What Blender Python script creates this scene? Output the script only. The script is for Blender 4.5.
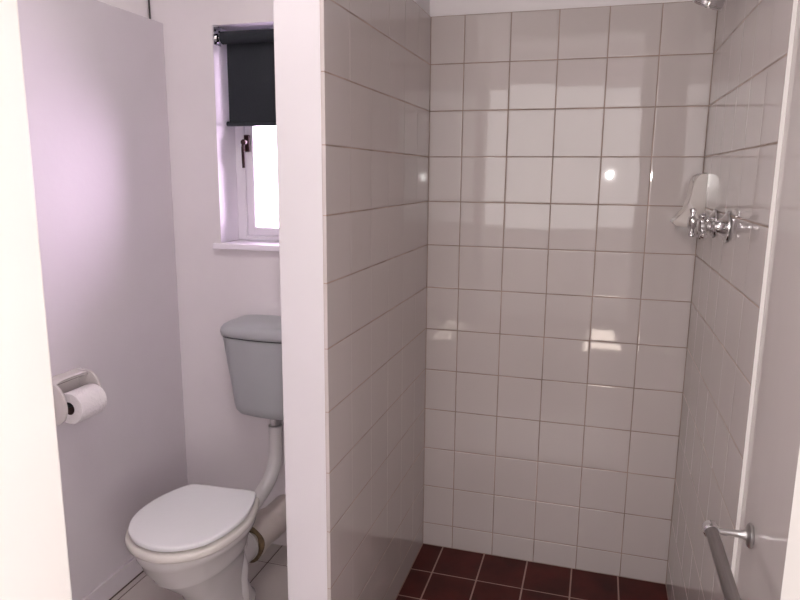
import bpy, bmesh, math, random
from mathutils import Vector, Matrix
random.seed(7)
S = bpy.context.scene
for o in list(bpy.data.objects): bpy.data.objects.remove(o)

# ------------------------------------------------------------------ camera
CAM = Vector((0.5697, -2.2494, 1.3761))
R_ = Vector((0.95814, 0.28618, 0.00811)); U_ = Vector((-0.06035, 0.17418, 0.98286)); F_ = Vector((-0.27986, 0.94221, -0.18416))
cd = bpy.data.cameras.new('camera'); cam = bpy.data.objects.new('camera', cd); S.collection.objects.link(cam)
m = Matrix.Identity(4)
for i in range(3):
    m[i][0] = R_[i]; m[i][1] = U_[i]; m[i][2] = -F_[i]; m[i][3] = CAM[i]
cam.matrix_world = m
cd.sensor_fit = 'HORIZONTAL'; cd.sensor_width = 36; cd.lens = 36 * 665.36 / 800; cd.clip_start = 0.02
S.camera = cam

# ------------------------------------------------------------------ view, world, lights
S.view_settings.view_transform = 'Standard'; S.view_settings.look = 'None'
S.view_settings.gamma = 1; S.view_settings.exposure = 0.44; S.view_settings.use_curve_mapping = False
W = bpy.data.worlds.new('sky'); S.world = W; W.use_nodes = True
bg = W.node_tree.nodes['Background']; bg.inputs[0].default_value = (1.0, 0.78, 1.0, 1); bg.inputs[1].default_value = 9.0

def area(name, loc, direction, sx, sy, power, col):
    l = bpy.data.lights.new(name, 'AREA'); l.shape = 'RECTANGLE'; l.size = sx; l.size_y = sy; l.energy = power; l.color = col
    o = bpy.data.objects.new(name, l); S.collection.objects.link(o); o.location = loc
    o.rotation_euler = Vector(direction).to_track_quat('-Z', 'Y').to_euler(); return o
# daylight through the small toilet window (outside the glass, looking in)
area('toilet_window_daylight', (-0.49, 0.03, 1.48), (0, -1, -0.05), 0.42, 0.66, 6.0, (1.0, 0.77, 0.96))
# area lights added at the unseen room's side walls, imitating window daylight
area('room_side_fill', (2.18, -3.0, 1.25), (-1, 0, 0.15), 1.8, 1.15, 40.0, (1.0, 0.96, 0.94))
area('room_side_fill', (-2.18, -3.0, 1.25), (1, 0, 0.15), 1.4, 1.15, 48.0, (1.0, 0.97, 0.95))
# soft fill light added in front of that room's windowless rear wall
area('room_rear_fill', (-0.1, -4.38, 1.55), (0, 1, 0), 3.0, 1.3, 28.0, (1.0, 0.96, 0.95))
# round fill light added out of view above the bathroom, no fitting
cl = bpy.data.lights.new('overhead_fill', 'AREA'); cl.shape = 'DISK'; cl.size = 0.36; cl.energy = 5.5; cl.color = (1.0, 0.94, 0.92)
clo = bpy.data.objects.new('overhead_fill', cl); S.collection.objects.link(clo); clo.location = (-0.15, -1.15, 2.44)
# small lamp of the phone that takes the picture
fl = bpy.data.lights.new('phone_flash', 'POINT'); fl.energy = 9.0; fl.shadow_soft_size = 0.018; fl.color = (1, 0.97, 0.93)
flo = bpy.data.objects.new('phone_flash', fl); S.collection.objects.link(flo); flo.location = (0.605, -2.24, 1.374)
# sun through a high opening added in the unseen room's right wall
sn = bpy.data.lights.new('sun', 'SUN'); sn.energy = 420.0; sn.angle = 0.01; sn.color = (1, 0.95, 0.88)
sno = bpy.data.objects.new('sun', sn); S.collection.objects.link(sno)
sno.rotation_euler = Vector((-1.0, 0.0, -1.3)).to_track_quat('-Z', 'Y').to_euler()
S.cycles.sample_clamp_indirect = 4.0; S.cycles.caustics_reflective = False

# ------------------------------------------------------------------ materials
def mat(name, col, rough=0.5, metal=0.0, noise=0.0, nscale=8, bump=0.0, bscale=20, coat=0.0, stretch=None, spec=0.5, ior=None):
    M = bpy.data.materials.new(name); M.use_nodes = True; nt = M.node_tree; b = nt.nodes['Principled BSDF']
    b.inputs['Base Color'].default_value = (*col, 1); b.inputs['Roughness'].default_value = rough
    b.inputs['Metallic'].default_value = metal; b.inputs['Coat Weight'].default_value = coat
    b.inputs['Specular IOR Level'].default_value = spec
    tc = nt.nodes.new('ShaderNodeTexCoord'); mp = nt.nodes.new('ShaderNodeMapping'); nt.links.new(tc.outputs['Object'], mp.inputs[0])
    if stretch: mp.inputs['Scale'].default_value = stretch
    if noise > 0:
        n = nt.nodes.new('ShaderNodeTexNoise'); n.inputs['Scale'].default_value = nscale; n.inputs['Detail'].default_value = 4
        nt.links.new(mp.outputs[0], n.inputs['Vector'])
        r = nt.nodes.new('ShaderNodeValToRGB'); nt.links.new(n.outputs['Fac'], r.inputs[0])
        r.color_ramp.elements[0].position = 0.3; r.color_ramp.elements[1].position = 0.7
        r.color_ramp.elements[0].color = (*[c * (1 - noise) for c in col], 1); r.color_ramp.elements[1].color = (*[min(1, c * (1 + noise)) for c in col], 1)
        nt.links.new(r.outputs[0], b.inputs['Base Color'])
    if bump > 0:
        n = nt.nodes.new('ShaderNodeTexNoise'); n.inputs['Scale'].default_value = bscale; n.inputs['Detail'].default_value = 2
        nt.links.new(mp.outputs[0], n.inputs['Vector'])
        bn = nt.nodes.new('ShaderNodeBump'); bn.inputs['Strength'].default_value = bump; bn.inputs['Distance'].default_value = 0.01
        nt.links.new(n.outputs['Fac'], bn.inputs['Height']); nt.links.new(bn.outputs[0], b.inputs['Normal'])
    return M
M = {}
M['cream_paint'] = mat('cream_gloss_paint', (0.80, 0.77, 0.735), 0.4, noise=0.01, bump=0.02, bscale=30)
M['lilac_paint'] = mat('pale_lilac_wall_paint', (0.66, 0.615, 0.64), 0.6, noise=0.02, nscale=5, bump=0.03, bscale=60)
M['bright_paint'] = mat('bright_wall_paint', (0.90, 0.86, 0.86), 0.6, noise=0.01)
M['plaster'] = mat('white_wall_paint', (0.82, 0.78, 0.79), 0.9, noise=0.02, nscale=5, bump=0.02, bscale=60, spec=0.15)
M['gloss_paint'] = mat('white_gloss_paint', (0.70, 0.672, 0.69), 0.4, noise=0.01, bump=0.02, bscale=30)
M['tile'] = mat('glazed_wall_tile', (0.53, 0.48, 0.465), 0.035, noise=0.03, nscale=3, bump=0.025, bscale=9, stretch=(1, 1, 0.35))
M['tile_edge'] = mat('tile_edge', (0.85, 0.82, 0.8), 0.4)
M['grout'] = mat('wall_grout', (0.33, 0.25, 0.21), 0.8, noise=0.3, nscale=9)
M['red_tile'] = mat('red_quarry_tile', (0.062, 0.010, 0.008), 0.5, noise=0.35, nscale=7, bump=0.03, bscale=40, spec=0.25)
M['floor_grout'] = mat('shower_floor_grout', (0.36, 0.24, 0.21), 0.8, noise=0.2)
M['cream_tile'] = mat('cream_floor_tile', (0.50, 0.45, 0.43), 0.3, noise=0.05, nscale=6)
M['dark_grout'] = mat('toilet_floor_grout', (0.09, 0.06, 0.05), 0.8, noise=0.2)
M['skirt'] = mat('skirting_tile', (0.66, 0.61, 0.60), 0.25, noise=0.02)
M['carpet'] = mat('room_floor', (0.15, 0.13, 0.12), 0.7, noise=0.1)
M['blind'] = mat('charcoal_blind_fabric', (0.013, 0.017, 0.023), 0.8, noise=0.15, nscale=200, bump=0.1, bscale=400)
M['frame'] = mat('window_paint_lit_reveal', (0.92, 0.88, 0.94), 0.35)  # white frame paint, tinted pink to lend the reveals a daylit look
M['bronze'] = mat('dark_bronze', (0.035, 0.014, 0.014), 0.35, metal=0.6)
M['porcelain'] = mat('toilet_porcelain', (0.62, 0.60, 0.585), 0.12, noise=0.015)
M['lid'] = mat('white_seat_plastic', (0.86, 0.86, 0.87), 0.18)
M['seat'] = mat('ivory_seat_plastic', (0.70, 0.67, 0.62), 0.25)
M['cistern'] = mat('grey_cistern_plastic', (0.42, 0.435, 0.445), 0.35, noise=0.01)
M['pipe'] = mat('white_pipe_plastic', (0.60, 0.58, 0.57), 0.3)
M['boot'] = mat('cream_connector_plastic', (0.56, 0.50, 0.46), 0.5, noise=0.06)
M['stain'] = mat('brown_seal', (0.13, 0.085, 0.045), 0.8, noise=0.5, nscale=40, bump=0.4, bscale=120)
M['ceramic'] = mat('holder_ceramic', (0.60, 0.56, 0.54), 0.12)
M['soap'] = mat('soap_dish_ceramic', (0.56, 0.51, 0.48), 0.14)
M['paper'] = mat('tissue_paper', (0.84, 0.80, 0.80), 0.95, noise=0.02, nscale=60, bump=0.3, bscale=150)
M['core'] = mat('dark_cardboard', (0.07, 0.035, 0.03), 0.8)
M['chrome'] = mat('chrome', (0.72, 0.72, 0.73), 0.09, metal=1)
M['satin'] = mat('satin_chrome', (0.60, 0.59, 0.59), 0.36, metal=1)
M['brushed'] = mat('dull_steel', (0.36, 0.34, 0.34), 0.33, metal=1, noise=0.1, nscale=30, stretch=(8, .3, 8))
M['cord'] = mat('dark_cord', (0.03, 0.02, 0.02), 0.7)
M['black'] = mat('black_rubber', (0.02, 0.02, 0.02), 0.6)
g = bpy.data.materials.new('window_glass'); g.use_nodes = True; nt = g.node_tree
for n in list(nt.nodes): nt.nodes.remove(n)
out = nt.nodes.new('ShaderNodeOutputMaterial'); mx = nt.nodes.new('ShaderNodeMixShader'); tr = nt.nodes.new('ShaderNodeBsdfTransparent'); gl = nt.nodes.new('ShaderNodeBsdfGlossy')
tl = nt.nodes.new('ShaderNodeBsdfTransparent'); tl.inputs[0].default_value = (.97, .95, 1, 1)
gl.inputs['Roughness'].default_value = .05; fr = nt.nodes.new('ShaderNodeFresnel')
nt.links.new(fr.outputs[0], mx.inputs[0]); nt.links.new(tl.outputs[0], mx.inputs[1]); nt.links.new(gl.outputs[0], mx.inputs[2]); nt.links.new(mx.outputs[0], out.inputs[0]); nt.nodes.remove(tr)
M['glass'] = g

# ------------------------------------------------------------------ helpers
def link(name, bm, mats, parent=None, smooth=False, at=(0, 0, 0)):
    """bm is in world space; a top-level mesh keeps its coordinates relative to `at`."""
    if not isinstance(mats, (list, tuple)): mats = [mats]
    bmesh.ops.recalc_face_normals(bm, faces=bm.faces)
    org = Vector(at)
    if parent is not None:
        org = Vector((0, 0, 0)); p = parent
        while p is not None: org += p.location; p = p.parent
    bmesh.ops.translate(bm, verts=bm.verts, vec=-org)
    me = bpy.data.meshes.new(name); bm.to_mesh(me); bm.free()
    for k in mats: me.materials.append(M[k])
    if smooth:
        me.polygons.foreach_set('use_smooth', [True] * len(me.polygons))
        me.set_sharp_from_angle(angle=math.radians(smooth if smooth is not True else 40))
    o = bpy.data.objects.new(name, me); S.collection.objects.link(o)
    if parent is not None: o.parent = parent
    else: o.location = org
    return o
def empty(name, loc, label, cat, group=None):
    o = bpy.data.objects.new(name, None); S.collection.objects.link(o); o.location = loc; o.empty_display_size = .05
    o['label'] = label; o['category'] = cat
    if group: o['group'] = group
    return o
def tag(o, label, cat, group=None):
    o['label'] = label; o['category'] = cat
    if group: o['group'] = group
    return o
def struct(name, bm, mats, smooth=False):
    o = link(name, bm, mats, smooth=smooth); o['kind'] = 'structure'; return o
def box(bm, x0, x1, y0, y1, z0, z1, mi=0, bev=0.0, seg=1):
    t = bmesh.new()
    bmesh.ops.create_cube(t, size=1)
    for v in t.verts:
        v.co = Vector(((x0 + x1) / 2 + v.co.x * (x1 - x0), (y0 + y1) / 2 + v.co.y * (y1 - y0), (z0 + z1) / 2 + v.co.z * (z1 - z0)))
    if bev: bmesh.ops.bevel(t, geom=t.edges[:], offset=bev, segments=seg, profile=.5, affect='EDGES')
    for f in t.faces: f.material_index = mi
    join(bm, t); return bm
def join(bm, t, mtx=None):
    if mtx is not None: bmesh.ops.transform(t, matrix=mtx, verts=t.verts)
    tm = bpy.data.meshes.new('tmp'); t.to_mesh(tm); t.free(); bm.from_mesh(tm); bpy.data.meshes.remove(tm)
def loft(bm, rings, cap0=True, cap1=True, closed=True, mi=0):
    vs = [[bm.verts.new(p) for p in r] for r in rings]; n = len(rings[0]); fs = []
    for a, b in zip(vs, vs[1:]):
        for i in range(n if closed else n - 1):
            j = (i + 1) % n; fs.append(bm.faces.new((a[i], a[j], b[j], b[i])))
    if cap0: fs.append(bm.faces.new(vs[0][::-1]))
    if cap1: fs.append(bm.faces.new(vs[-1]))
    for f in fs: f.material_index = mi
    return bm
def lathe(bm, prof, origin, axis, n=32, mi=0, cap=True):
    """prof = [(radius, distance along axis)]"""
    q = Vector(axis).normalized().to_track_quat('Z', 'Y').to_matrix(); o = Vector(origin)
    rings = [[o + q @ Vector((r * math.cos(2 * math.pi * i / n), r * math.sin(2 * math.pi * i / n), h)) for i in range(n)] for r, h in prof]
    return loft(bm, rings, cap, cap, mi=mi)
def catmull(P, n=8, closed=False):
    P = [Vector(p) for p in P]; out = []; L = len(P)
    for i in range(L if closed else L - 1):
        if closed: a, b, c, d = P[(i - 1) % L], P[i], P[(i + 1) % L], P[(i + 2) % L]
        else: a, b, c, d = P[max(i - 1, 0)], P[i], P[i + 1], P[min(i + 2, L - 1)]
        for k in range(n):
            t = k / n
            out.append(.5 * ((2 * b) + (c - a) * t + (2 * a - 5 * b + 4 * c - d) * t * t + (3 * b - a - 3 * c + d) * t ** 3))
    if not closed: out.append(P[-1])
    return out
def tube(bm, pts, r, n=20, mi=0, cap=True):
    """r may be a number or a list per point"""
    pts = [Vector(p) for p in pts]; rings = []; up = None
    for i, p in enumerate(pts):
        d = (pts[min(i + 1, len(pts) - 1)] - pts[max(i - 1, 0)]).normalized()
        if up is None: up = d.orthogonal().normalized()
        up = (up - d * up.dot(d)).normalized(); s = d.cross(up); rr = r[i] if isinstance(r, (list, tuple)) else r
        rings.append([p + up * rr * math.cos(2 * math.pi * k / n) + s * rr * math.sin(2 * math.pi * k / n) for k in range(n)])
    return loft(bm, rings, cap, cap, mi=mi)

# ------------------------------------------------------------------ the setting
ZT = 1.8887; T = 0.15; XR = 0.8644; XW = XR + 0.0065; YE = -0.90; H = 2.5
XL = -0.905; YB = -0.165; PT = -0.116       # toilet left wall, toilet back wall, partition's left face
YF = -1.60; YF2 = -1.73; DL = -0.079; DR = 0.755; DH = 2.12      # front wall with the doorway

def tile(bm, origin, ux, uy, w, h, nrm, mi=0, th=0.008, tilt=0.0035, gap=0.0012, bev=0.0016, gu=None):
    """one glazed tile: slab from origin (wall face minus th) with softened front edge"""
    ux = Vector(ux); uy = Vector(uy); nrm = Vector(nrm); o = Vector(origin)
    gu = gap if gu is None else gu
    a, b = random.uniform(-tilt, tilt), random.uniform(-tilt, tilt)
    def P(u, v, d):
        return o + ux * u + uy * v + nrm * (d + (a * (u - w / 2) + b * (v - h / 2)) * (1 if d > -th * .9 else 0))
    def ring(i, d): iu = i * (gu / gap) ** .5; return [P(gu + iu, gap + i, d), P(w - gu - iu, gap + i, d), P(w - gu - iu, h - gap - i, d), P(gu + iu, h - gap - i, d)]
    t = bmesh.new()
    loft(t, [ring(0, -th), ring(0, -bev), ring(bev * .3, -bev * .35), ring(bev, -bev * .08), ring(bev * 2.5, 0.0)], cap0=False, cap1=True, mi=mi)
    join(bm, t)

def tiled(bm, org, ux, nrm, widths, heights, gu=None):
    """widths along ux, heights downwards from org; org is the top corner on the tile face"""
    dz = 0
    for hh in heights:
        du = 0
        for w in widths:
            tile(bm, Vector(org) + Vector(ux) * du - Vector((0, 0, dz + hh)), ux, (0, 0, 1), w, hh, nrm, gu=gu)
            du += w
        dz += hh
hs = [T] * 12 + [ZT - 12 * T]
# floor
bm = bmesh.new()
box(bm, -2.25, 2.25, -4.5, 0.35, -0.15, -0.004, 1); box(bm, 0.0, XR, -0.957, 0.0, -0.004, -0.0008, 1)
fl_ = [-0.0005, 0.079, 0.236, 0.393, 0.550, 0.707, 0.866]; fy = [0.002, -0.172, -0.329, -0.486, -0.643, -0.80, -0.957]
for i in range(6):
    for j in range(6):
        tile(bm, (fl_[i], fy[j + 1], 0), (1, 0, 0), (0, 1, 0), fl_[i + 1] - fl_[i], fy[j] - fy[j + 1], (0, 0, 1), 0, 0.0035, 0.001, 0.0026, 0.0008)
o = struct('floor', bm, ['red_tile', 'floor_grout'])
bm = bmesh.new()
box(bm, XL, 0.0, -1.6, YB, -0.004, -0.002, 1)
box(bm, 0.0, XW, -1.6, -0.957, -0.004, -0.002, 1)
cx = [XL - .3, -0.869, -0.503, -0.137, 0.229, 0.595, 0.961]; cy = [YB, -0.289, -0.655, -1.021, -1.387, -1.6]
for i in range(6):
    for j in range(5):
        x0, x1 = max(cx[i], XL), min(cx[i + 1], XW); y0, y1 = cy[j + 1], cy[j]
        rects = [(x0, x1, y0, y1)]
        if x1 > -0.116 and y1 > -0.957:
            rects = []
            if x0 < -0.0: rects.append((x0, min(x1, -0.0005), y0, y1))
            if y0 < -0.957 and x1 > 0: rects.append((max(x0, 0), x1, y0, -0.957))
        for (a, b, c, d) in rects:
            a = a + .012 if a <= XL + .001 else a; tile(bm, (a, c, 0), (1, 0, 0), (0, 1, 0), b - a, d - c, (0, 0, 1), 0, 0.003, 0.0003, 0.0022, 0.001)
o = struct('floor_toilet', bm, ['cream_tile', 'dark_grout'])
bm = bmesh.new(); box(bm, -2.2, 2.2, -4.4, YF, -0.004, 0.0)
struct('floor_room', bm, ['carpet'])
# ceiling
bm = bmesh.new(); box(bm, -2.3, 2.3, -4.5, 0.3, H, H + .1); struct('ceiling', bm, ['plaster'])
# back wall: shower part with tiles
bm = bmesh.new()
box(bm, -0.116, 1.0, 0.010, 0.12, -0.1, H, 0)
box(bm, -0.02, XR + .02, 0.0008, 0.010, -.01, ZT, 1)
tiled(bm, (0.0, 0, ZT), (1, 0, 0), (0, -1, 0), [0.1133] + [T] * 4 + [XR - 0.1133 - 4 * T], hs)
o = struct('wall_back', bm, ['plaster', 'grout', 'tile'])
for p in o.data.polygons:
    if p.material_index == 0 and p.center.y < 0.0095: p.material_index = 2
# partition (left wall of the shower)
bm = bmesh.new()
box(bm, PT, -0.008, YE, 0.10, -0.1, H, 0, 0.003, 2)
box(bm, -0.010, -0.0008, YE + .0008, 0.0, -.01, ZT, 1)
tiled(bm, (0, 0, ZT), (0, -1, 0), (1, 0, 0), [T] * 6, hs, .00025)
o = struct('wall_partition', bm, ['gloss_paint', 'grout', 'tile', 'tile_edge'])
for p in o.data.polygons:
    if p.material_index == 0 and p.center.x > -0.0079: p.material_index = 2
# right wall
bm = bmesh.new()
box(bm, XW, 1.0, -1.6, 0.12, -0.1, H, 0)
box(bm, XR + .0008, XR + .010, YE, 0.0, -.01, ZT, 1)
box(bm, XR - .0002, XW + .001, YE - .0006, YE + .0002, 0, ZT, 3)
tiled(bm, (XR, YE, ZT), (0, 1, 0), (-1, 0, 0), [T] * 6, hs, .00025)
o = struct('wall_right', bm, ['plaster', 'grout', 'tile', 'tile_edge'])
for p in o.data.polygons:
    if p.material_index == 0 and p.center.x < XR + .0079: p.material_index = 2
# toilet cubicle walls: lower proud wall with ledge, upper wall set back
bm = bmesh.new()
box(bm, -0.96, XL, -1.6, YB, -0.1, 1.883, 0, 0.004, 2)
box(bm, -1.06, -0.96, -1.6, YB, -0.1, H, 1)
struct('wall_left', bm, ['lilac_paint', 'bright_paint'])
# window wall with the opening
WX0, WX1, WZ0, WZ1 = -0.715, -0.265, 1.135, 1.866; YO = 0.0
bm = bmesh.new()

for za, zb in ((-.1, WZ0 - .02), (WZ0 - .02, WZ1), (WZ1, H)):
    box(bm, -1.06, WX0, YB, YO, za, zb); box(bm, WX1, PT, YB, YO, za, zb)
box(bm, WX0, WX1, YB, YO, -0.1, WZ0 - .02); box(bm, WX0, WX1, YB, YO, WZ1, H)
bmesh.ops.remove_doubles(bm, verts=bm.verts, dist=1e-5)
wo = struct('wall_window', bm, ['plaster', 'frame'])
for p in wo.data.polygons:      # reveals get lighter, pinker window paint, imitating daylight falling on them
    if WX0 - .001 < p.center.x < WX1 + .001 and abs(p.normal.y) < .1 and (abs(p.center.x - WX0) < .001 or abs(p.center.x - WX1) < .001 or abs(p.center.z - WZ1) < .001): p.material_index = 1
# front wall with the doorway the picture is taken through
bm = bmesh.new()
box(bm, -2.25, DL, YF2, YF, -.1, H, 0, .004, 2); box(bm, DR, 2.25, YF2, YF, -.1, H, 0, .004, 2); box(bm, DL - .004, DR + .004, YF2 + .0005, YF - .0005, DH, H)
struct('wall_front', bm, ['cream_paint'])
# outer room
bm = bmesh.new()
box(bm, -2.3, -2.2, -4.4, YF, -.1, H)
struct('wall_room_left', bm, ['plaster'])
bm = bmesh.new()
box(bm, 2.2, 2.3, -4.4, -3.9, -.1, H); box(bm, 2.2, 2.3, -3.2, YF, -.1, H); box(bm, 2.2, 2.3, -3.9, -3.2, -.1, 1.85); box(bm, 2.2, 2.3, -3.9, -3.2, 2.30, H)
struct('wall_room_right', bm, ['plaster'])
bm = bmesh.new()
box(bm, -2.3, 2.3, -4.5, -4.4, -.1, H)
struct('wall_room_rear', bm, ['plaster'])
# skirtings
bm = bmesh.new()
box(bm, XL, XL + .009, -1.6, YB, 0, .072, 0, .0015); struct('baseboard_left', bm, ['lilac_paint'])
bm = bmesh.new()
box(bm, XL + .009, PT, YB - .009, YB, 0, .072, 0, .0015); struct('baseboard_window', bm, ['skirt'])
# window sill, frame, sash, glass
bm = bmesh.new()
box(bm, WX0 - .022, WX1 + .022, YB - .022, YB, WZ0 - .02, WZ0, 0, .003, 2)
box(bm, WX0, WX1, YB, YO - .03, WZ0 - .02, WZ0)
struct('trim_window_sill', bm, ['frame'])
bm = bmesh.new(); fy0, fy1 = -.045, .0
fw = .036
def frame(bm, x0, x1, z0, z1, y0, y1, w, wb, bev=.003):
    box(bm, x0, x0 + w, y0, y1, z0, z1, 0, bev); box(bm, x1 - w, x1, y0, y1, z0, z1, 0, bev)
    box(bm, x0 + w - bev, x1 - w + bev, y0 + .0005, y1 - .0005, z0, z0 + wb, 0, bev); box(bm, x0 + w - bev, x1 - w + bev, y0 + .0005, y1 - .0005, z1 - w, z1, 0, bev)
frame(bm, WX0, WX1, WZ0, WZ1, fy0, fy1, fw, .017)
win = struct('window_1', bm, ['frame'])
bm = bmesh.new(); frame(bm, WX0 + fw, WX1 - fw, WZ0 + .017, WZ1 - fw, fy0 + .008, fy1 - .008, .030, .030)
sash = link('window_sash', bm, ['frame'], win)
bm = bmesh.new(); box(bm, WX0 + fw + .028, WX1 - fw - .028, -.024, -.020, WZ0 + .045, WZ1 - fw - .028)
link('window_pane', bm, ['glass'], sash)
bm = bmesh.new()
hx = WX0 + fw + .014
box(bm, hx - .011, hx + .009, fy0 - .006, fy0 + .010, 1.455, 1.515, 0, .003, 2)
tube(bm, catmull([(hx - .001, fy0 - .004, 1.49), (hx - .001, fy0 - .022, 1.488), (hx - .003, fy0 - .028, 1.47), (hx - .004, fy0 - .026, 1.44), (hx - .004, fy0 - .024, 1.398)], 6), .0055, 12)
lathe(bm, [(.004, -.004), (.010, -.002), (.010, .010), (.005, .013)], (hx - .001, fy0 - .018, 1.488), (0, -1, 0), 16)
link('window_handle', bm, ['bronze'], win, smooth=True)

# ------------------------------------------------------------------ roller blind
rb = empty('roller_blind', (-.49, YB + .05, 1.83), 'charcoal roller blind pulled halfway down inside the window recess', 'blind')
yb = YB + .026
bm = bmesh.new(); lathe(bm, [(.016, -.208), (.0205, -.206), (.0205, .206), (.016, .208)], (-.488, yb, 1.829), (1, 0, 0), 28)
link('roller', bm, ['blind'], rb, smooth=True)
bm = bmesh.new()
pts = [(yb + .0195, 1.829), (yb + .0195, 1.552)]
box(bm, -.690, -.290, yb + .0197, yb + .0205, 1.551, 1.829)
link('blind_fabric', bm, ['blind'], rb)
bm = bmesh.new(); lathe(bm, [(.004, -.210), (.0085, -.208), (.0085, .208), (.004, .210)], (-.490, yb + .020, 1.548), (1, 0, 0), 16)
link('bottom_bar', bm, ['blind'], rb, smooth=True)
for sx in (-1, 1):
    xe = WX0 + .001 if sx < 0 else WX1 - .001
    bm = bmesh.new()
    box(bm, min(xe, xe - sx * .002), max(xe, xe - sx * .002), yb - .022, yb + .022, 1.806, 1.862, 0, .0005)
    box(bm, min(xe, xe - sx * .020), max(xe, xe - sx * .020), yb - .022, yb + .022, 1.860, 1.8625, 0, .0005)
    lathe(bm, [(.015, 0), (.015, .007), (.006, .008), (.006, .018)], (xe, yb, 1.829), (-sx, 0, 0), 20)
    br = link('bracket', bm, ['chrome'], rb, smooth=True)
    for (yy, zz) in ((-.014, 1.852), (.012, 1.852), (-.012, 1.812)):
        bm = bmesh.new(); lathe(bm, [(.0035, 0), (.003, .0025)], (xe - sx * .002, yb + yy, zz), (-sx, 0, 0), 10)
        link('screw', bm, ['black'], br)

# dark cord on the upper wall
bm = bmesh.new()
tube(bm, catmull([(-.9535, YB - .004, 1.886), (-.954, YB - .0045, 1.95), (-.956, YB - .004, 2.10), (-.955, YB - .004, 2.45)], 8), .0028, 10)
tag(link('cord', bm, ['cord'], smooth=True, at=(-.955, YB, 1.886)), 'thin dark cord running up the wall corner above the ledge left of the window', 'cord')

# ------------------------------------------------------------------ toilet pan
OUT = [(-.630, -.558), (-.596, -.542), (-.502, -.536), (-.411, -.531), (-.389, -.556), (-.368, -.615), (-.357, -.681), (-.364, -.765), (-.391, -.835), (-.442, -.881), (-.499, -.899), (-.562, -.889), (-.609, -.862), (-.640, -.828), (-.666, -.771), (-.672, -.697), (-.660, -.626)]
outl = [p for p in catmull([(x, y, 0) for x, y in OUT], 5, True)]
CX, CY = -.513, -.70
def ring(s, z, dx=0, dy=0, sy=None, lift=None):
    sy = s if sy is None else sy
    return [Vector((CX + (p.x - CX) * s + dx, CY + (p.y - CY) * sy + dy, z)) for p in outl]
tp = empty('toilet', (CX, CY, 0), 'white toilet with a closed egg shaped lid, under the grey cistern', 'toilet')
def egg(t, rx, ryf, ryb, cx, cy, z, p=2.0):
    c, s = math.cos(t), math.sin(t)
    sg = lambda v: math.copysign(abs(v) ** (2 / p), v)
    return Vector((cx + rx * sg(c), cy + (ryb if s > 0 else ryf) * sg(s), z))
N = 64
bm = bmesh.new(); rings = []
# (z, half width, front reach, back reach, centre y, power)
for z, rx, rf, rbk, cy_, pw in [(.000, .088, .135, .158, -.60, 2.6), (.012, .088, .135, .158, -.60, 2.6), (.022, .074, .122, .152, -.60, 2.6), (.06, .066, .112, .145, -.605, 2.5), (.11, .064, .112, .138, -.61, 2.4),
                                (.16, .074, .128, .136, -.62, 2.3), (.21, .090, .162, .140, -.64, 2.2), (.25, .105, .188, .150, -.655, 2.15), (.257, .111, .195, .152, -.655, 2.15), (.266, .112, .197, .154, -.655, 2.15),
                                (.30, .127, .214, .166, -.665, 2.1), (.328, .138, .224, .180, -.665, 2.1), (.336, .146, .230, .186, -.665, 2.1), (.356, .150, .233, .190, -.665, 2.1), (.362, .146, .229, .187, -.665, 2.1),
                                (.362, .115, .185, .115, -.68, 2), (.350, .105, .180, .110, -.68, 2), (.27, .080, .145, .090, -.68, 2), (.20, .04, .08, .05, -.66, 2)]:
    rings.append([egg(2 * math.pi * i / N, rx, rf, rbk, CX, cy_, z, pw) for i in range(N)])
loft(bm, rings)
link('bowl', bm, ['porcelain'], tp, smooth=50)
# fluted trap leg behind the bowl
bm = bmesh.new()
tube(bm, catmull([(CX, -.53, .30), (CX, -.505, .24), (CX, -.505, .17), (CX, -.52, .08), (CX, -.525, .0)], 6), [.052] * 10 + [.050] * 15, 28)
tube(bm, catmull([(CX + .046, -.56, .25), (CX + .054, -.54, .17), (CX + .057, -.54, .08), (CX + .058, -.54, 0)], 6), [.018 + .002 * math.sin(i) for i in range(19)], 16)
tube(bm, catmull([(CX - .046, -.56, .25), (CX - .054, -.54, .17), (CX - .057, -.54, .08), (CX - .058, -.54, 0)], 6), .018, 16)
lathe(bm, [(.054, 0), (.054, .085), (.056, .086), (.056, .092)], (-.508, -.532, .152), (0, 1, 0), 32)
link('trap', bm, ['porcelain'], tp, smooth=True)
# seat ring
bm = bmesh.new()
loft(bm, [ring(1.00, .365), ring(1.035, .367), ring(1.043, .371), ring(1.043, .377), ring(1.036, .3835), ring(1.015, .387), ring(.70, .387), ring(.68, .378), ring(.70, .365), ring(1.00, .365)], False, False)
st = link('seat', bm, ['seat'], tp, smooth=60); st['label'] = 'ivory seat ring showing below the lid'
bm = bmesh.new()
loft(bm, [ring(.960, .3950), ring(.980, .3955), ring(.987, .398), ring(.987, .4045), ring(.983, .407), ring(.972, .4083), ring(.93, .4085), ring(.6, .4105), ring(.2, .411)])
link('lid', bm, ['lid'], tp, smooth=50)
for sx in (-.07, .07):
    bm = bmesh.new()
    lathe(bm, [(.010, 0), (.012, .004), (.012, .026), (.009, .030)], (CX + sx, -.522, .356), (0, 0, 1), 16)
    tube(bm, [(CX + sx - .014, -.524, .388), (CX + sx + .014, -.524, .388)], .0085, 14)
    link('hinge', bm, ['lid'], tp, smooth=True)
for bx, by in ((-.10, -.12), (.10, -.12), (-.12, .06), (.12, .06)):
    bm = bmesh.new(); lathe(bm, [(.008, 0), (.009, .002), (.009, .007), (.008, .0090)], (CX + bx, CY + by, .3865), (0, 0, 1), 12)
    link('bumper', bm, ['lid'], tp)

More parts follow.
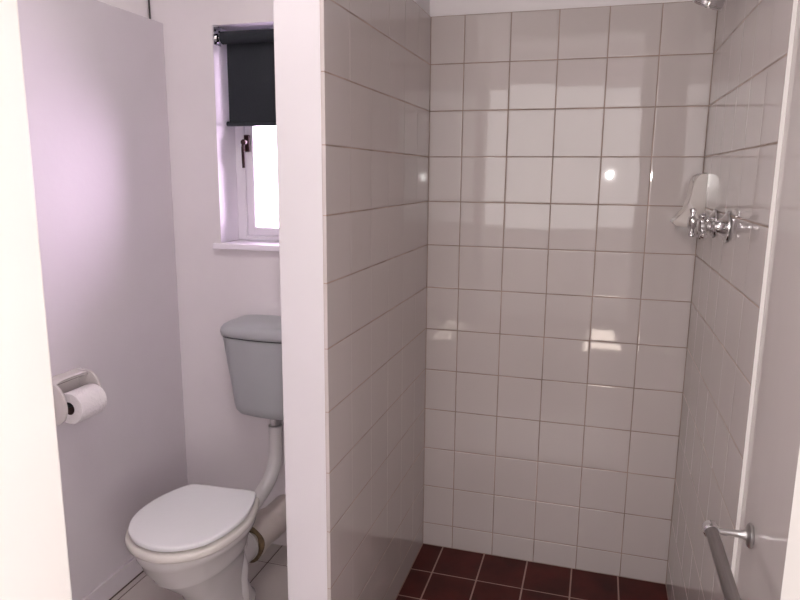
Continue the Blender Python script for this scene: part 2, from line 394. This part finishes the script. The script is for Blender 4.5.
# pan connector with brown seal
cn = empty('pan_connector', (-.493, -.30, .15), 'cream plastic waste connector running from the toilet pan to the wall', 'pipe')
bm = bmesh.new(); tube(bm, catmull([(-.506, -.424, .150), (-.500, -.33, .152), (-.488, -.25, .150), (-.485, YB + .001, .150)], 6), [.062] * 5 + [.060] * 5 + [.056] * 9, 32)
lathe(bm, [(.060, 0), (.066, .004), (.066, .022), (.060, .026)], (-.506, -.422, .150), (0, 1, 0), 32)
link('pipe_body', bm, ['boot'], cn, smooth=True)
bm = bmesh.new()
rr = []
q0 = Vector((-.508, -.428, .152))
for i in range(48):
    a = 2 * math.pi * i / 48; c = q0 + Vector((.061 * math.cos(a), .004 * math.sin(3 * a), .061 * math.sin(a)))
    w = .0085 + .0018 * math.sin(5 * a + 1); rad = Vector((math.cos(a), 0, math.sin(a)))
    rr.append([c + rad * w * math.cos(b) + Vector((0, 1, 0)) * 1.2 * w * math.sin(b) for b in [2 * math.pi * k / 10 for k in range(10)]])
loft(bm, rr + [rr[0]], False, False); bmesh.ops.remove_doubles(bm, verts=bm.verts, dist=1e-6)
sl = link('seal', bm, ['stain'], cn, smooth=True); sl['label'] = 'brown stained rubber seal'

# ------------------------------------------------------------------ cistern
def cring(z, hw, d, r=.055, bow=.012, x=-.485, ry=.0):
    """flat back on the wall, rounded front corners, slightly bowed front"""
    P = []; y0 = YB - .001
    for k in range(9):    # right front corner
        a = k / 8 * math.pi / 2
        P.append((x + hw - r + r * math.cos(a), y0 - (d - r + r * math.sin(a))))
    for k in range(1, 10):
        u = 1 - 2 * k / 10; P.append((x + (hw - r) * u, y0 - d - bow * (1 - u * u)))
    for k in range(9):
        a = math.pi / 2 + k / 8 * math.pi / 2
        P.append((x - hw + r + r * math.cos(a), y0 - (d - r + r * math.sin(a))))
    P += [(x - hw, y0), (x + hw, y0)]
    return [Vector((a, b, z)) for a, b in P]
ci = empty('cistern', (-.480, YB, .54), 'grey plastic cistern fixed to the wall under the window', 'cistern')
CS = -.480
bm = bmesh.new()
loft(bm, [cring(.540, .100, .075, .05, x=CS), cring(.541, .122, .098, .05, x=CS), cring(.548, .140, .114, .05, x=CS), cring(.562, .149, .121, .05, x=CS), cring(.585, .153, .124, .05, x=CS), cring(.65, .160, .130, x=CS), cring(.73, .170, .136, x=CS), cring(.826, .180, .143, x=CS)])
link('tank', bm, ['cistern'], ci, smooth=40)
bm = bmesh.new()
loft(bm, [cring(.826, .176, .138, x=CS), cring(.8305, .176, .138, x=CS)]); link('rim_joint', bm, ['black'], ci)
bm = bmesh.new()
loft(bm, [cring(.830, .179, .144, x=CS), cring(.832, .183, .148, x=CS), cring(.846, .185, .150, x=CS), cring(.857, .183, .148, x=CS), cring(.866, .177, .142, x=CS), cring(.874, .163, .128, .05, x=CS), cring(.880, .138, .10, .045, x=CS), cring(.8835, .10, .07, .04, x=CS), cring(.8845, .05, .045, .03, x=CS)])
link('cistern_lid', bm, ['cistern'], ci, smooth=60)
bm = bmesh.new(); lathe(bm, [(.018, 0), (.018, .018), (.021, .018), (.021, .034)], (-.482, YB - .075, .507), (0, 0, 1), 6)
link('outlet_nut', bm, ['chrome'], ci)
fp = catmull([(-.482, YB - .075, .506), (-.482, YB - .075, .45), (-.482, YB - .080, .390), (-.484, YB - .115, .330), (-.490, YB - .185, .290), (-.494, YB - .245, .275), (-.496, YB - .282, .270)], 6)
bm = bmesh.new(); tube(bm, fp, .0245, 24)
lathe(bm, [(.029, 0), (.029, .03), (.025, .034)], fp[-3] , (fp[-5] - fp[-1]), 24)
tag(link('flush_pipe', bm, ['pipe'], smooth=True, at=(-.482, YB - .075, .50)), 'white curved flush pipe from the cistern down to the toilet pan', 'pipe')

# ------------------------------------------------------------------ toilet paper holder on the left wall
hc = Vector((XL, -.738, .731))
th = empty('toilet_paper_holder', hc, 'white ceramic toilet paper holder fixed to the left wall', 'holder')
def rrect(cy, cz, hy, hz, r, x, n=6):
    P = []
    for (sy, sz, a0) in ((1, 1, 0), (-1, 1, 90), (-1, -1, 180), (1, -1, 270)):
        for k in range(n + 1):
            a = math.radians(a0 + 90 * k / n); P.append(Vector((x, cy + sy * (hy - r) + r * math.cos(a), cz + sz * (hz - r) + r * math.sin(a))))
    return P
bm = bmesh.new()
y, z = hc.y, hc.z
loft(bm, [rrect(y, z, .086, .070, .03, XL + .0005), rrect(y, z, .086, .070, .03, XL + .008), rrect(y, z, .081, .066, .028, XL + .022), rrect(y, z, .076, .061, .026, XL + .026),
          rrect(y, z, .067, .052, .02, XL + .026), rrect(y, z, .063, .048, .018, XL + .020), rrect(y, z, .060, .046, .016, XL + .004)], True, True)
# hood lip along the top
hood = []
for k in range(13):
    u = -1 + 2 * k / 12; zz = z + .064 - .014 * u ** 4; xx = XL + .040 * (1 - .25 * u ** 4)
    hood.append([Vector((XL + .010, y + .074 * u, zz - .004)), Vector((xx - .003, y + .074 * u, zz - .003)), Vector((xx, y + .074 * u, zz)), Vector((xx - .003, y + .074 * u, zz + .004)), Vector((XL + .010, y + .074 * u, zz + .008))])
loft(bm, hood)
link('backplate', bm, ['ceramic'], th, smooth=40)
for sy in (-1, 1):
    bm = bmesh.new(); rings = []
    prof = [(.004, .062), (.022, .062), (.042, .056), (.060, .036), (.070, .008), (.071, -.020), (.060, -.046), (.034, -.062), (.004, -.068)]
    cv = catmull([(XL + a, 0, z + b) for a, b in prof], 4)
    for off, sc in ((-.006, .92), (-.004, 1.0), (.004, 1.0), (.006, .92)):
        c0 = Vector((XL + .004, 0, z))
        rings.append([c0 + (p - c0) * sc + Vector((0, y + sy * .070 + off, 0)) for p in cv])
    loft(bm, rings); link('cheek', bm, ['ceramic'], th, smooth=50)
bm = bmesh.new(); tube(bm, [(XL + .050, y - .066, z - .010), (XL + .050, y + .066, z - .010)], .008, 14)
link('spindle', bm, ['black'], th, smooth=True)
rc = Vector((XL + .060, y, z - .016))
bm = bmesh.new()
lathe(bm, [(.0445, -.050), (.046, -.0485), (.046, .0485), (.0445, .050), (.019, .050), (.019, -.050), (.0445, -.050)], rc, (0, 1, 0), 48, cap=False)
# loose sheet end
sh = []
for k in range(10):
    a = math.radians(60 - k * 16); r = .0464 + .0001 * k
    sh.append([rc + Vector((r * math.cos(a), yy, r * math.sin(a))) for yy in (-.049, .049)])
loft(bm, sh, False, False, closed=False)
rl = tag(link('toilet_roll', bm, ['paper'], smooth=50, at=rc), 'white toilet paper roll hanging in the ceramic holder', 'toilet paper')
bm = bmesh.new(); lathe(bm, [(.0188, -.049), (.0188, .049), (.0175, .049), (.0175, -.049), (.0188, -.049)], rc, (0, 1, 0), 32, cap=False)
link('core', bm, ['core'], rl, smooth=True)

# ------------------------------------------------------------------ soap dish on the right wall
def curve_x(v):   # projection from the wall at height v (0 bottom .. 1 top)
    K = [(0, .100), (.1, .084), (.25, .064), (.45, .054), (.65, .049), (.85, .044), (.95, .036), (1, .022)]
    K = [(a, p * .82) for a, p in K]
    for (a, p), (b, q) in zip(K, K[1:]):
        if v <= b: return p + (q - p) * (v - a) / (b - a)
    return K[-1][1]
bm = bmesh.new(); rings = []; NV = 18
z0s, z1s = 1.232, 1.388; ya, ybk = -.112, -.003
def srow(u):
    """section at width fraction u: outer curve, hollowed between the cheeks"""
    hol = max(0.0, 1 - ((u - .5) / .40) ** 6)
    P = [Vector((XR - .0005, 0, z0s)), Vector((XR - .050, 0, z0s + .0)), Vector((XR - .076, 0, z0s + .003)), Vector((XR - .082, 0, z0s + .009))]
    for k in range(NV + 1):
        v = k / NV; x = curve_x(v); zz = z0s + .016 + (z1s - z0s - .016) * v
        x2 = x
        if hol > 0 and .08 < v < .86:
            dep = hol * math.sin(math.pi * (v - .08) / .78) ** .7
            x2 = x - dep * (x - .004) * .75
        P.append(Vector((XR - x2, 0, zz)))
    P.append(Vector((XR - .0005, 0, z1s + .002)))
    return P
us = [0, .02, .05, .09, .13, .17, .22, .3, .4, .5, .6, .7, .78, .83, .87, .91, .95, .98, 1]
for u in us:
    e = min(u, 1 - u); sc = 1 - .05 * max(0, 1 - e / .03); yy = ya + (ybk - ya) * u
    rings.append([Vector((XR - (XR - p.x) * sc, yy, p.z if e > .03 else z0s + (p.z - z0s) * (1 - .01))) for p in srow(u)])
loft(bm, rings)
tag(link('soap_dish', bm, ['soap'], smooth=55, at=(XR, -.055, z0s)), 'white ceramic soap dish in the shower corner above the taps', 'soap dish')

# ------------------------------------------------------------------ shower taps
def tap(y, z, rot, label):
    t = empty('shower_tap', (XR, y, z), label, 'tap', 'chrome shower taps')
    ax = (-1, 0, 0); o = (XR - .0008, y, z)
    bm = bmesh.new(); lathe(bm, [(.036, 0), (.038, .002), (.037, .005), (.030, .008), (.021, .014), (.0165, .020), (.0155, .025)], o, ax, 40)
    link('flange', bm, ['chrome'], t, smooth=30)
    bm = bmesh.new(); lathe(bm, [(.013, .023), (.013, .030), (.017, .031), (.018, .035), (.016, .038), (.012, .040), (.012, .047), (.017, .049), (.019, .054), (.019, .061), (.014, .066), (.006, .068)], o, ax, 32)
    link('spindle_cover', bm, ['chrome'], t, smooth=30)
    for k in range(4):
        a = rot + k * math.pi / 2; d = Vector((0, math.cos(a), math.sin(a))); b = Vector(o) + Vector((-.0555, 0, 0))
        bm = bmesh.new(); lathe(bm, [(.0062, .010), (.0052, .018), (.0068, .026), (.0085, .031), (.0080, .036), (.004, .0385)], b, d, 16)
        link('handle_spoke', bm, ['chrome'], t, smooth=40)
    return t
t1 = tap(-.505, 1.262, math.radians(38), 'chrome cross handle shower tap on the right wall, nearer the shower opening')
t2 = tap(-.315, 1.258, math.radians(80), 'chrome cross handle shower tap on the right wall, nearer the soap dish')

# ------------------------------------------------------------------ shower rose
sr = empty('overhead_shower', (XR, -.38, 1.93), 'chrome overhead shower on an arm high on the right wall above the taps', 'shower')
bm = bmesh.new(); lathe(bm, [(.028, 0), (.028, .003), (.020, .010), (.012, .012)], (XR - .0008, -.38, 1.94), (-1, 0, 0), 32)
link('wall_plate', bm, ['chrome'], sr, smooth=30)
nd = Vector((-.34, .36, -.87)).normalized(); fc = Vector((.791, -.37, 1.794))
bm = bmesh.new(); tube(bm, catmull([(XR - .005, -.38, 1.94), (XR - .03, -.38, 1.94), (XR - .052, -.378, 1.925), fc - nd * .075, fc - nd * .055], 6), .009, 16)
link('arm', bm, ['chrome'], sr, smooth=True)
bm = bmesh.new(); lathe(bm, [(.012, -.072), (.016, -.068), (.016, -.055), (.012, -.050), (.016, -.042), (.030, -.022), (.0365, -.014), (.038, -.012), (.038, -.006), (.0365, -.005), (.0365, -.003), (.038, -.002), (.037, .002), (.033, .003)], fc, nd, 40)
hd = link('rose', bm, ['chrome'], sr, smooth=30)
bm = bmesh.new(); q = nd.to_track_quat('Z', 'Y').to_matrix()
for ri, nn in ((.010, 6), (.019, 12), (.027, 18)):
    for k in range(nn):
        a = 2 * math.pi * k / nn; lathe(bm, [(.0012, .0025), (.0010, .0042)], fc + q @ Vector((ri * math.cos(a), ri * math.sin(a), 0)), nd, 6)
link('nozzles', bm, ['black'], hd)

# ------------------------------------------------------------------ towel rail on the right wall
XB = XW - .068; zr = .735
tr_ = empty('towel_rail', (XW, -1.24, zr), 'steel towel rail on chrome posts low on the right wall', 'towel rail')
bm = bmesh.new(); tube(bm, [(XB, -.985, zr), (XB, -1.50, zr)], .0115, 28)
link('rail', bm, ['brushed'], tr_, smooth=40)
for yy, s in ((-.997, 1), (-1.488, -1)):
    bm = bmesh.new()
    lathe(bm, [(.021, 0), (.022, .002), (.022, .005), (.019, .007), (.010, .009), (.0075, .013), (.0065, .030), (.0060, .055), (.0065, .060)], (XW - .0005, yy, zr), (-1, 0, 0), 32)
    po = link('post', bm, ['satin'], tr_, smooth=30)
    bm = bmesh.new(); lathe(bm, [(.006, -.014), (.0125, -.011), (.0145, -.007), (.0145, .010), (.0120, .013)], (XB, yy + s * .004, zr), (0, -s, 0), 28)
    link('end_cap', bm, ['chrome'], po, smooth=30)
